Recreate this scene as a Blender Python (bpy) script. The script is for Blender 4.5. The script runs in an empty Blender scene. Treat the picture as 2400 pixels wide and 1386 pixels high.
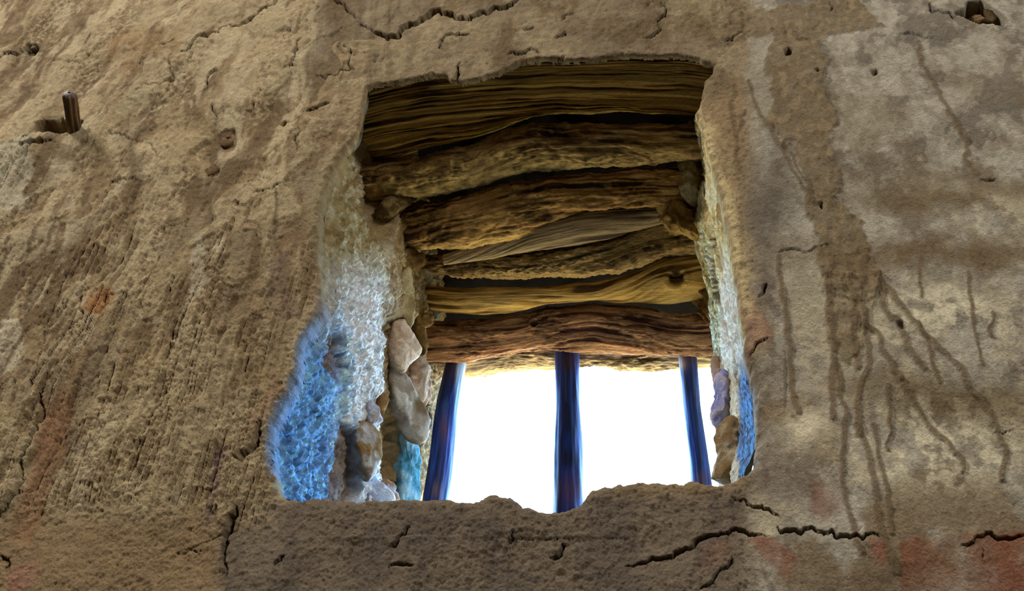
import bpy, math
import numpy as np
from mathutils import Matrix, Vector

# ------------------------------------------------------------------ camera, sky, sun, lamps, exposure
sc = bpy.context.scene
COL = sc.collection
sc.view_settings.view_transform = 'Standard'
sc.view_settings.look = 'None'
sc.view_settings.exposure = 0.0
sc.view_settings.gamma = 1.0
sc.view_settings.use_curve_mapping = False

FPX = 2200.0          # focal length for a 2400 px wide frame
DIST = 1.2            # camera to wall face
_r = np.array([1, .097, .19]); _r /= np.linalg.norm(_r)
_z = np.array([185, 2400, -2200.]); _z /= np.linalg.norm(_z)
_z -= _r * (_z @ _r); _z /= np.linalg.norm(_z)
_y = np.cross(_z, _r)
ROT = np.array([_r, _y, _z])

cam_d = bpy.data.cameras.new('camera')
cam_d.sensor_width = 36.0
cam_d.lens = 36.0 * FPX / 2400.0
cam_d.clip_start = 0.02
cam = bpy.data.objects.new('camera', cam_d)
COL.objects.link(cam)
m = Matrix([list(ROT[i]) + [0] for i in range(3)] + [[0, 0, 0, 1]])
m.translation = Vector((0, -DIST, 0))
cam.matrix_world = m
sc.camera = cam

world = bpy.data.worlds.new('sky')
sc.world = world
world.use_nodes = True
bg = world.node_tree.nodes['Background']
bg.inputs['Color'].default_value = (0.30, 0.60, 1.0, 1)
bg.inputs['Strength'].default_value = 32.0

sun_d = bpy.data.lights.new('sun', 'SUN')
sun_d.energy = 34.0
sun_d.color = (1.0, 0.77, 0.46)
sun_d.angle = 0.01
sun = bpy.data.objects.new('sun', sun_d)
COL.objects.link(sun)
sun.rotation_euler = (math.radians(0), math.radians(42), math.radians(12))

def area(name, loc, target, size, power, color):
    d = bpy.data.lights.new(name, 'AREA')
    d.shape = 'RECTANGLE'; d.size = size[0]; d.size_y = size[1]
    d.energy = power; d.color = color
    o = bpy.data.objects.new(name, d)
    COL.objects.link(o)
    o.location = loc
    o.rotation_euler = (Vector(target) - Vector(loc)).to_track_quat('-Z', 'Y').to_euler()
    return o
area('room_key_lamp', (-4.6, -3.0, 6.4), (-0.6, 0, 1.4), (1.4, 1.4), 600.0, (1.0, 0.95, 0.87))  # unseen area lamp added to light the wall, no doorway is built
area('room_fill_lamp', (4.2, -4.2, 4.6), (0.2, 0, 1.0), (1.6, 1.6), 320.0, (1.0, 0.98, 0.94))  # unseen fill lamp added to brighten the right of the wall

# ------------------------------------------------------------------ projection helpers
def raydir(u, v):
    u = np.asarray(u, float); v = np.asarray(v, float)
    a = (u - 1200) / FPX; b = (693 - v) / FPX
    return a[..., None] * ROT[:, 0] + b[..., None] * ROT[:, 1] - ROT[:, 2]
ORG = np.array([0, -DIST, 0.])
def on_plane(u, v, P0, N):
    d = raydir(u, v)
    t = ((np.asarray(P0, float) - ORG) @ np.asarray(N, float)) / (d @ np.asarray(N, float))
    return ORG + d * t[..., None]
def on_y(u, v, Y): return on_plane(u, v, (0, Y, 0), (0, 1, 0))
def on_x(u, v, X): return on_plane(u, v, (X, 0, 0), (1, 0, 0))
def to_px(P):
    q = (np.asarray(P) - ORG) @ ROT  # camera axes
    return 1200 + FPX * q[..., 0] / -q[..., 2], 693 - FPX * q[..., 1] / -q[..., 2]

# ------------------------------------------------------------------ noise
def _hash(*c, seed=0):
    h = np.full(c[0].shape, seed * 374761393 + 1274126177, dtype=np.uint32)
    for k, q in zip((374761393, 668265263, 2246822519), c):
        h = (h ^ (q.astype(np.int64) & 0xffffffff).astype(np.uint32) * np.uint32(k))
        h = (h ^ (h >> np.uint32(13))) * np.uint32(1274126177)
        h = h ^ (h >> np.uint32(16))
    return h
def pn2(x, y, seed=0):
    x, y = np.broadcast_arrays(np.asarray(x, float), np.asarray(y, float))
    xi = np.floor(x).astype(np.int64); yi = np.floor(y).astype(np.int64)
    xf = x - xi; yf = y - yi
    u = xf * xf * xf * (xf * (xf * 6 - 15) + 10); w = yf * yf * yf * (yf * (yf * 6 - 15) + 10)
    def g(i, j):
        h = _hash(xi + i, yi + j, seed=seed).astype(float) * (2 * np.pi / 4294967296.0)
        return np.cos(h) * (xf - i) + np.sin(h) * (yf - j)
    a = g(0, 0); b = g(1, 0); c = g(0, 1); d = g(1, 1)
    return 1.5 * ((a * (1 - u) + b * u) * (1 - w) + (c * (1 - u) + d * u) * w)
def pn3(x, y, z, seed=0):
    x, y, z = np.broadcast_arrays(np.asarray(x, float), np.asarray(y, float), np.asarray(z, float))
    zi = np.floor(z).astype(np.int64); xi = np.floor(x).astype(np.int64); yi = np.floor(y).astype(np.int64)
    xf = x - xi; yf = y - yi; zf = z - zi
    s = lambda t: t * t * (3 - 2 * t)
    u, v, w = s(xf), s(yf), s(zf)
    def g(i, j, k): return _hash(xi + i, yi + j, zi + k, seed=seed).astype(float) / 2147483648.0 - 1
    def l(k):
        return (g(0, 0, k) * (1 - u) + g(1, 0, k) * u) * (1 - v) + (g(0, 1, k) * (1 - u) + g(1, 1, k) * u) * v
    return l(0) * (1 - w) + l(1) * w
def fbm2(x, y, o=4, seed=0, gain=.5):
    r = 0; a = 1
    for i in range(o):
        r = r + a * pn2(x * 2 ** i + 17.3 * i, y * 2 ** i - 9.1 * i, seed + i); a *= gain
    return r
def fbm3(x, y, z, o=4, seed=0, gain=.5):
    r = 0; a = 1
    for i in range(o):
        r = r + a * pn3(x * 2 ** i, y * 2 ** i, z * 2 ** i, seed + i); a *= gain
    return r
def sst(a, b, x):
    t = np.clip((x - a) / (b - a), 0, 1); return t * t * (3 - 2 * t)
def lin(c):
    c = np.asarray(c, float) / 255.0
    return np.where(c <= .04045, c / 12.92, ((c + .055) / 1.055) ** 2.4)

# ------------------------------------------------------------------ materials and meshes
def material(name, stretch=(1, 1, 1), fine=320., bump=0.5, dist=0.002, var=0.30, rough=0.95, spec=0.15, mid=60.):
    mt = bpy.data.materials.new(name); mt.use_nodes = True
    nt = mt.node_tree; N = nt.nodes; L = nt.links
    b = N['Principled BSDF']
    b.inputs['Roughness'].default_value = rough
    b.inputs['Specular IOR Level'].default_value = spec
    at = N.new('ShaderNodeAttribute'); at.attribute_name = 'Col'
    tc = N.new('ShaderNodeTexCoord')
    mp = N.new('ShaderNodeMapping'); mp.inputs['Scale'].default_value = stretch
    L.new(tc.outputs['Object'], mp.inputs['Vector'])
    n1 = N.new('ShaderNodeTexNoise'); n1.inputs['Scale'].default_value = fine; n1.inputs['Detail'].default_value = 5; n1.inputs['Roughness'].default_value = .65
    n2 = N.new('ShaderNodeTexNoise'); n2.inputs['Scale'].default_value = mid; n2.inputs['Detail'].default_value = 6; n2.inputs['Roughness'].default_value = .7
    n2.inputs['Distortion'].default_value = 1.2
    for n in (n1, n2): L.new(mp.outputs['Vector'], n.inputs['Vector'])
    ad = N.new('ShaderNodeMath'); ad.operation = 'ADD'
    L.new(n1.outputs['Fac'], ad.inputs[0]); L.new(n2.outputs['Fac'], ad.inputs[1])
    mr = N.new('ShaderNodeMapRange')
    mr.inputs['From Min'].default_value = .6; mr.inputs['From Max'].default_value = 1.4
    mr.inputs['To Min'].default_value = 1 - var; mr.inputs['To Max'].default_value = 1 + var
    L.new(ad.outputs[0], mr.inputs['Value'])
    mu = N.new('ShaderNodeVectorMath'); mu.operation = 'SCALE'
    L.new(at.outputs['Color'], mu.inputs[0]); L.new(mr.outputs['Result'], mu.inputs['Scale'])
    L.new(mu.outputs['Vector'], b.inputs['Base Color'])
    bp = N.new('ShaderNodeBump'); bp.inputs['Strength'].default_value = bump; bp.inputs['Distance'].default_value = dist
    L.new(ad.outputs[0], bp.inputs['Height']); L.new(bp.outputs['Normal'], b.inputs['Normal'])
    return mt

M_PLASTER = material('mud_plaster', (1, 1, .8), 300, 1.0, .005, .28, mid=110)
M_CRUST = material('crusty_plaster', (1, 1, .7), 260, 1.0, .008, .38, mid=110)
M_GRAIN = material('weathered_wood', (.07, 1, 1), 330, 1.0, .005, .45, mid=110)
M_WOOD = material('rough_wood', (.35, 1, 1), 260, 1.0, .007, .5, mid=70)
M_BAR = material('pole_wood', (1, 1, .12), 240, .5, .002, .35, .6, .35, mid=60)
M_STONE = material('sandstone', (1, 1, 1), 300, 1.0, .005, .38, mid=90)

def mesh(name, V, F, C, mat, parent=None, smooth=True, kind=None):
    V = np.asarray(V, np.float32).reshape(-1, 3); F = np.asarray(F, np.int32)
    me = bpy.data.meshes.new(name)
    k = F.shape[1]
    me.vertices.add(len(V)); me.vertices.foreach_set('co', V.ravel())
    me.loops.add(F.size); me.loops.foreach_set('vertex_index', F.ravel())
    me.polygons.add(len(F)); me.polygons.foreach_set('loop_start', np.arange(0, F.size, k, dtype=np.int32))
    me.update(calc_edges=True)
    me.polygons.foreach_set('use_smooth', np.full(len(F), smooth))
    C = np.broadcast_to(np.asarray(C, float).reshape(-1, 3), (len(V), 3))
    ca = me.color_attributes.new('Col', 'FLOAT_COLOR', 'POINT')
    ca.data.foreach_set('color', np.concatenate([C, np.ones((len(V), 1))], 1).astype(np.float32).ravel())
    me.materials.append(mat)
    me.validate()
    o = bpy.data.objects.new(name, me); COL.objects.link(o)
    if parent is not None: o.parent = parent
    if kind: o['kind'] = kind
    return o
def tag(o, label, cat, group=None):
    o['label'] = label; o['category'] = cat
    if group: o['group'] = group
    return o
def grid_faces(nr, nc, wrap=False):
    i = np.arange(nr - 1)[:, None]; j = np.arange(nc if wrap else nc - 1)[None, :]
    j2 = (j + 1) % nc
    return np.stack([i * nc + j, i * nc + j2, (i + 1) * nc + j2, (i + 1) * nc + j], -1).reshape(-1, 4)
def box(name, lo, hi, col, mat, parent=None, kind=None):
    x0, y0, z0 = lo; x1, y1, z1 = hi
    V = [(x0, y0, z0), (x1, y0, z0), (x1, y1, z0), (x0, y1, z0), (x0, y0, z1), (x1, y0, z1), (x1, y1, z1), (x0, y1, z1)]
    F = [(0, 3, 2, 1), (4, 5, 6, 7), (0, 1, 5, 4), (1, 2, 6, 5), (2, 3, 7, 6), (3, 0, 4, 7)]
    return mesh(name, V, F, col, mat, parent, False, kind)

def seg_dist(px, py, pts, closed=False):
    """distance to a polyline, signed side of nearest segment, for arrays px, py"""
    pts = np.asarray(pts, float)
    if closed: pts = np.vstack([pts, pts[:1]])
    best = np.full(px.shape, 1e9); side = np.zeros(px.shape); par = np.zeros(px.shape)
    n = len(pts) - 1
    for k in range(n):
        ax, ay = pts[k]; bx, by = pts[k + 1]
        dx, dy = bx - ax, by - ay; L2 = dx * dx + dy * dy + 1e-9
        t = np.clip(((px - ax) * dx + (py - ay) * dy) / L2, 0, 1)
        d = np.hypot(px - ax - t * dx, py - ay - t * dy)
        mk = d < best
        best = np.where(mk, d, best)
        side = np.where(mk, np.sign(dx * (py - ay) - dy * (px - ax)), side)
        par = np.where(mk, (k + t) / n, par)
    return best, side, par
def inside(px, py, poly):
    poly = np.asarray(poly, float); r = np.zeros(px.shape, bool)
    for k in range(len(poly)):
        x0, y0 = poly[k]; x1, y1 = poly[(k + 1) % len(poly)]
        if y0 == y1: continue
        c = ((y0 > py) != (y1 > py)) & (px < (x1 - x0) * (py - y0) / (y1 - y0) + x0)
        r ^= c
    return r
def smooth_poly(pts, n=2, closed=True):
    p = np.asarray(pts, float)
    for _ in range(n):
        q = np.roll(p, -1, 0)
        p = np.stack([p * .75 + q * .25, p * .25 + q * .75], 1).reshape(-1, 2)
    return p
RNG = np.random.default_rng(5)
def jag(pts, amp, n=3, rng=RNG):
    p = np.asarray(pts, float)
    for _ in range(n):
        mid = (p[1:] + p[:-1]) / 2; d = p[1:] - p[:-1]
        nr = np.stack([-d[:, 1], d[:, 0]], 1)
        L = np.linalg.norm(nr, axis=1, keepdims=True) + 1e-9
        mid = mid + nr / L * rng.normal(0, 1, (len(mid), 1)) * np.minimum(amp, L * .16)
        q = np.empty((len(p) + len(mid), 2)); q[0::2] = p; q[1::2] = mid; p = q; amp *= .6
    return p

# ------------------------------------------------------------------ the opening's outline (traced, then put on the wall plane)
H_TOP = [(858, 205), (900, 195), (960, 185), (985, 178), (1015, 172), (1045, 176), (1062, 186), (1082, 188), (1120, 182), (1170, 166), (1205, 150), (1222, 140), (1262, 134), (1300, 137), (1340, 139), (1390, 140), (1425, 133), (1460, 128), (1520, 129), (1560, 126), (1600, 128), (1640, 138), (1676, 149)]
H_RIGHT = [(1676, 149), (1670, 168), (1650, 190), (1645, 225), (1632, 262), (1650, 330), (1672, 400), (1690, 470), (1704, 560), (1716, 620), (1724, 680), (1732, 740), (1742, 800), (1752, 850), (1762, 900), (1770, 960), (1772, 1020), (1762, 1070), (1742, 1100)]
H_BOT = [(1742, 1100), (1710, 1118), (1680, 1128), (1640, 1127), (1612, 1123), (1600, 1127), (1560, 1128), (1500, 1125), (1440, 1131), (1400, 1140), (1380, 1150), (1365, 1168), (1358, 1180), (1335, 1190), (1300, 1196), (1260, 1194), (1230, 1183), (1200, 1164), (1180, 1157), (1155, 1156), (1135, 1162), (1105, 1173), (1050, 1168), (1000, 1165), (930, 1166), (850, 1168), (800, 1162), (765, 1157), (730, 1157), (700, 1161), (672, 1156), (648, 1150)]
H_LEFT = [(648, 1150), (640, 1115), (633, 1070), (630, 1035), (640, 990), (655, 950), (680, 910), (697, 860), (702, 820), (712, 785), (735, 750), (752, 725), (753, 690), (750, 640), (744, 590), (745, 540), (752, 480), (765, 430), (785, 390), (800, 360), (818, 335), (838, 318), (845, 285), (848, 255), (858, 225), (858, 205)]
HOLE = H_TOP[:-1] + H_RIGHT[:-1] + H_BOT[:-1] + H_LEFT[:-1]
def plane_xz(pts):
    p = np.asarray(pts, float); q = on_y(p[:, 0], p[:, 1], 0.0); return q[:, [0, 2]]
HOLE_XZ = plane_xz(HOLE)

# ------------------------------------------------------------------ wall face: relief and colour
STEP = 2.6
def spaced(a, b, lo, hi):
    c = list(np.arange(a, b, STEP)); st = STEP; x = c[0]; L = []
    while x > lo: st = min(st * 1.07, 16); x -= st; L.append(x)
    st = STEP; x = c[-1]; Rr = []
    while x < hi: st = min(st * 1.07, 16); x += st; Rr.append(x)
    return np.array(L[::-1] + c + Rr)
us = spaced(-50, 2450, -650, 3100); vs = spaced(-50, 1436, -480, 2000)
U, Vv = np.meshgrid(us, vs)
P = on_y(U, Vv, 0.0)
X = P[..., 0]; Z = P[..., 2]
nr, nc = X.shape

n_big = fbm2(X * 1.6, Z * 1.6, 3, 11)
n_mid = fbm2(X * 6, Z * 6, 2, 21)
n_lump = fbm2(X * 22, Z * 18, 4, 31)
n_fine = fbm2(X * 75, Z * 65, 3, 41)
n_hi = pn2(X * 230, Z * 190, 51)
Uw = U + 22 * pn2(X * 9, Z * 9, 61) + 10 * pn2(X * 30, Z * 26, 62) + 4 * pn2(X * 90, Z * 80, 60)
Vw = Vv + 22 * pn2(X * 9, Z * 9, 63) + 10 * pn2(X * 30, Z * 26, 64) + 4 * pn2(X * 90, Z * 80, 65)

# signed distance to the opening in metres
near = (U > 560) & (U < 1840) & (Vv > 60) & (Vv < 1260)
hd = np.full(X.shape, 9.0)
dd, _, _ = seg_dist(X[near], Z[near], HOLE_XZ, True)
ins = inside(X[near], Z[near], HOLE_XZ)
hd[near] = np.where(ins, -dd, dd)
hd = hd + .0035 * pn2(X * 45, Z * 40, 71) * sst(.05, .0, np.abs(hd)) + .0015 * n_fine * sst(.05, .0, np.abs(hd))
damp = sst(0, .14, hd)

left = sst(900, 700, U + .25 * (Vv - 400)) * sst(1250, 1150, Vv - .35 * (U - 450) * (U > 450))
top = sst(260, 140, Vv - .0 * U) * sst(620, 780, U) * sst(1780, 1700, U)
right = sst(1730, 1800, U)
bottom = sst(1120, 1190, Vv) * sst(480, 560, U) * sst(1900, 1700, U)
body = 1 - right

h = .014 * n_big * (0.35 + .65 * damp) + .006 * n_mid * (.3 + .7 * damp)
h += (.0013 * body + .0010 * right) * n_lump + (.0017 * body + .0008 * right) * n_fine + (.0012 * body + .0005 * right) * n_hi
wob_ = 1 - 2.4 * np.abs(pn2(X * 48 + pn2(X * 110, Z * 90, 55), Z * 42, 56))
h += .0006 * body * wob_ * sst(-.2, .3, fbm2(X * 5, Z * 5, 2, 57))

# colour: mud, tan, pale wash
def mixc(C, c, w):
    w = np.clip(w, 0, 1)[..., None]; return C * (1 - w) + lin(c) * w
C = np.broadcast_to(lin((128, 108, 79)), X.shape + (3,)).copy()
t1 = fbm2(X * 3.2, Z * 2.4, 5, 81, .6)
t2 = fbm2(X * 12, Z * (7 - 3.2 * left), 5, 91, .62)
t3 = fbm2(X * 40, Z * 30, 4, 101, .6)
C = mixc(C, (164, 147, 114), left * sst(.0, .5, t1 + .6 * t2))
C = mixc(C, (100, 82, 57), left * sst(-.0, -.5, t1 + .5 * t2) * .9)
C = mixc(C, (172, 158, 128), (left + .35 * top) * sst(.15, .45, fbm2(X * 14, Z * 5, 5, 95, .65)) * .7)
C = mixc(C, (94, 76, 52), (left + .5 * top) * sst(.15, .5, fbm2(X * 16, Z * 5, 5, 96, .65)) * .6)
C = mixc(C, (112, 98, 77), top * .9)
C = mixc(C, (100, 84, 60), top * sst(.0, .5, t2))
C = mixc(C, (126, 112, 86), top * sst(.05, .5, -t2) * .7)
C = mixc(C, (103, 92, 78), bottom * .9)
C = mixc(C, (90, 80, 70), bottom * sst(0, .5, t2) * .7)
rg = right * 1.0
C = mixc(C, (140, 132, 115), rg)
C = mixc(C, (106, 98, 86), rg * sst(.0, .4, t2 + .4 * t3) * .9)
C = mixc(C, (158, 152, 136), rg * sst(.05, .5, -t2 + .5 * t3) * .7)
C = mixc(C, (162, 152, 128), rg * sst(.0, .5, t1 + .3 * t3) * sst(500, 800, Vv))
C = mixc(C, (115, 98, 72), rg * sst(.1, .5, -t1 + .3 * t2) * (.35 + .4 * sst(500, 800, Vv)))

# vertical run-off striations, thick on the left wall
str_m = left * sst(240, 420, Vv) * np.clip(.75 + 1.1 * fbm2(X * 3.0, Z * .8, 3, 111), .15, 1.25)
str_m += .18 * bottom + .05 * top
sx = X + .014 * pn2(X * 3, Z * 2.5, 112) + .0016 * pn2(X * 24, Z * 16, 113)
r1 = 1 - 2.2 * np.abs(pn2(sx * 55, Z * 1.6, 114)); r2 = 1 - 2.2 * np.abs(pn2(sx * 120, Z * 3.2, 115))
gv1 = sst(.16, .0, np.abs(pn2(sx * 62, Z * 1.5, 117))) * sst(-.3, .2, pn2(X * 12, Z * 4, 118))
gv2 = sst(.20, .0, np.abs(pn2(sx * 115, Z * 2.6, 119)))
h += str_m * (.0030 * r1 + .0020 * r2 - .0042 * gv1 - .0018 * gv2)
C = C * (1 + .14 * (str_m * (r1 * .6 + r2 * .6 - 1.3 * gv1 - .6 * gv2)))[..., None]
rs = right * np.clip(fbm2(X * 3, Z * 1.0, 3, 116) * 1.4, 0, 1) * sst(480, 700, Vv)
h += rs * (.0010 * r1 + .0006 * r2)

# broad run-off bands, pale where the wash survives and brown where the mud shows
bd = fbm2(X * 7 + .8 * n_big, Z * 1.1, 4, 145, .55)
C = mixc(C, (168, 152, 120), left * sst(.08, .40, bd) * .65)
C = mixc(C, (98, 80, 55), left * sst(.05, .40, -bd) * .65)
# peeled plaster layers
pl = fbm2(X * 6.5 + .4 * pn2(X * 16, Z * 10, 120), Z * 1.9, 4, 121, .5)
for th, st, cc in ((.06, .0026, (146, 127, 94)), (.30, .0030, (158, 143, 112)), (-.34, .0024, None)):
    e = sst(th - .006, th + .006, pl) * (left + .45 * top)
    h += st * e * damp
    if cc: C = mixc(C, cc, e * .55 * (.6 + .6 * sst(-.3, .4, t3)))
# crumbly crust areas
cr = sst(.18, .38, fbm2(X * 8 + 3, Z * 1.7, 4, 131)) * left
h += cr * (.0026 * np.abs(fbm2(X * 90, Z * 80, 3, 132)) - .001)
C = mixc(C, (170, 152, 118), cr * sst(.0, .4, fbm2(X * 80, Z * 70, 3, 133)) * .7)
C = mixc(C, (96, 78, 54), cr * sst(.1, .5, -fbm2(X * 60, Z * 50, 3, 134)) * .6)

def ell(cu, cv, su, sv, ang=0, p=1.0):
    a = math.radians(ang); du = Uw - cu; dv = Vw - cv
    x_ = du * math.cos(a) + dv * math.sin(a); y_ = -du * math.sin(a) + dv * math.cos(a)
    return np.exp(-((x_ / su) ** 2 + (y_ / sv) ** 2) * p)
def pmask(poly, soft=6, wp=1.0):
    poly = np.asarray(poly, float)
    lo = poly.min(0) - 60; hi = poly.max(0) + 60
    b = (U > lo[0]) & (U < hi[0]) & (Vv > lo[1]) & (Vv < hi[1])
    out = np.zeros(X.shape)
    Ub = U[b] + (Uw[b] - U[b]) * wp; Vb = Vv[b] + (Vw[b] - Vv[b]) * wp
    d, _, _ = seg_dist(Ub, Vb, poly, True)
    i = inside(Ub, Vb, poly)
    out[b] = sst(-soft, soft, np.where(i, d, -d)); return out

# whitish and tinted patches (stains with their own shape)
for poly, c, w, hh in (
    ([(0, 340), (60, 320), (85, 380), (60, 440), (75, 480), (20, 500), (-70, 480), (-70, 380)], (168, 160, 136), .85, -.002),
    ([(0, 560), (40, 540), (130, 500), (120, 560), (60, 620), (10, 640)], (166, 152, 122), .6, -.001),
    ([(0, 770), (50, 750), (70, 800), (30, 860), (0, 880), (-60, 880), (-60, 800)], (172, 160, 135), .8, -.001),
    ([(470, 560), (495, 555), (485, 640), (470, 705), (440, 720), (445, 650)], (168, 156, 130), .85, -.0015),
    ([(380, 760), (400, 740), (385, 830), (340, 900), (345, 850)], (160, 140, 105), .7, 0),
    ([(270, 260), (350, 190), (340, 240), (300, 275)], (155, 142, 112), .6, .002),
    ([(270, 90), (330, 80), (440, 95), (430, 130), (345, 140), (300, 180), (250, 150)], (140, 112, 74), .6, 0),
    ([(360, 240), (420, 205), (440, 260), (490, 260), (500, 330), (450, 400), (380, 380), (360, 320)], (152, 133, 98), .6, .004),
    ([(200, 690), (250, 680), (270, 710), (250, 740), (205, 730)], (158, 112, 68), .85, -.002),
    ([(110, 930), (160, 900), (190, 950), (150, 1050), (120, 1160), (80, 1280), (20, 1260), (60, 1100)], (132, 98, 70), .75, -.004),
    ([(30, 1340), (90, 1330), (110, 1360), (60, 1410), (20, 1400)], (140, 100, 84), .7, 0),
    ([(520, 1040), (545, 1050), (520, 1140), (490, 1220), (470, 1240), (480, 1160), (505, 1090)], (112, 90, 84), .85, -.002),
    ([(540, 1060), (550, 1090), (520, 1180), (500, 1230), (490, 1235), (515, 1150)], (158, 138, 108), .7, .0015),
    ([(560, 1020), (610, 960), (640, 880), (660, 900), (600, 1010), (565, 1060)], (126, 92, 74), .45, 0),
    ([(640, 620), (680, 610), (690, 720), (650, 760), (630, 690)], (112, 92, 78), .6, -.001),
    ([(1740, 720), (1775, 715), (1800, 760), (1812, 795), (1775, 810), (1745, 830)], (136, 100, 84), .8, 0),
    ([(1900, 1130), (1960, 1150), (1985, 1200), (1950, 1230), (1895, 1220)], (122, 88, 74), .75, 0),
    ([(1760, 1280), (1830, 1290), (1880, 1330), (1850, 1370), (1790, 1330)], (128, 84, 64), .7, 0),
    ([(1640, 1290), (1720, 1270), (1730, 1310), (1640, 1340)], (122, 92, 74), .5, 0),
    ([(2035, 1270), (2070, 1270), (2068, 1340), (2040, 1330)], (128, 80, 64), .8, 0),
    ([(1740, 90), (1795, 80), (1805, 160), (1800, 260), (1790, 280), (1762, 250), (1748, 180)], (138, 130, 112), .8, 0),
):
    mk = pmask(poly, 13 if c[0] > c[2] * 1.45 else 5)
    C = mixc(C, c, mk * w * (.85 + .5 * t2)); h += hh * mk
# right-hand mud runs
for poly in ([(1800, 80), (1920, 90), (1932, 200), (1950, 270), (1955, 330), (1985, 400), (1985, 430), (1970, 470), (2020, 520), (2060, 610), (2050, 690), (1990, 720), (1930, 690), (1915, 560), (1895, 470), (1880, 400), (1860, 330), (1830, 350), (1800, 300)],
             [(1700, 20), (2000, 0), (2080, 60), (1940, 90), (1740, 100), (1690, 110)],
             [(1925, 640), (2060, 620), (2040, 720), (2030, 820), (2000, 850), (1955, 800), (1930, 760)]):
    mk = pmask(poly, 4)
    C = mixc(C, (108, 93, 69), mk * .85); h += mk * (.003 + .002 * fbm2(X * 60, Z * 35, 3, 141))
    C = mixc(C, (134, 117, 88), mk * sst(.1, .5, fbm2(X * 50, Z * 25, 3, 142)) * .7)
C = mixc(C, (86, 77, 66), ell(1805, 460, 70, 110, 8) * .75)
C = mixc(C, (84, 68, 60), ell(1790, 660, 22, 60, -25) * .6)
C = mixc(C, (98, 80, 52), np.clip(1.2 * ell(2250, 945, 300, 50, 6) + ell(2230, 455, 260, 40, 0) + ell(2180, 600, 330, 35, 0) + .6 * ell(2260, 190, 60, 30, 25), 0, 1) * right * .8)
C = mixc(C, (200, 190, 162), np.clip(ell(2180, 1060, 200, 90, 0) + ell(2230, 740, 190, 60, 0) + ell(1880, 1010, 50, 60, 0) + .6 * ell(2330, 500, 100, 40), 0, 1) * right * sst(-.35, .15, t2 + .5 * t3) * .9)
C = mixc(C, (96, 82, 70), ell(1830, 1120, 90, 90, 0) * .6)
red = pmask([(2098, 1275), (2150, 1262), (2220, 1262), (2300, 1248), (2380, 1235), (2480, 1235), (2480, 1470), (2150, 1470), (2110, 1380)], 5)
C = mixc(C, (120, 72, 52), red * .8 * (.75 + .35 * t2))
C = mixc(C, (96, 80, 62), ell(2050, 1370, 160, 40) * .5)
C = C * (1 + .10 * t3 + .06 * n_fine)[..., None]

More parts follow.
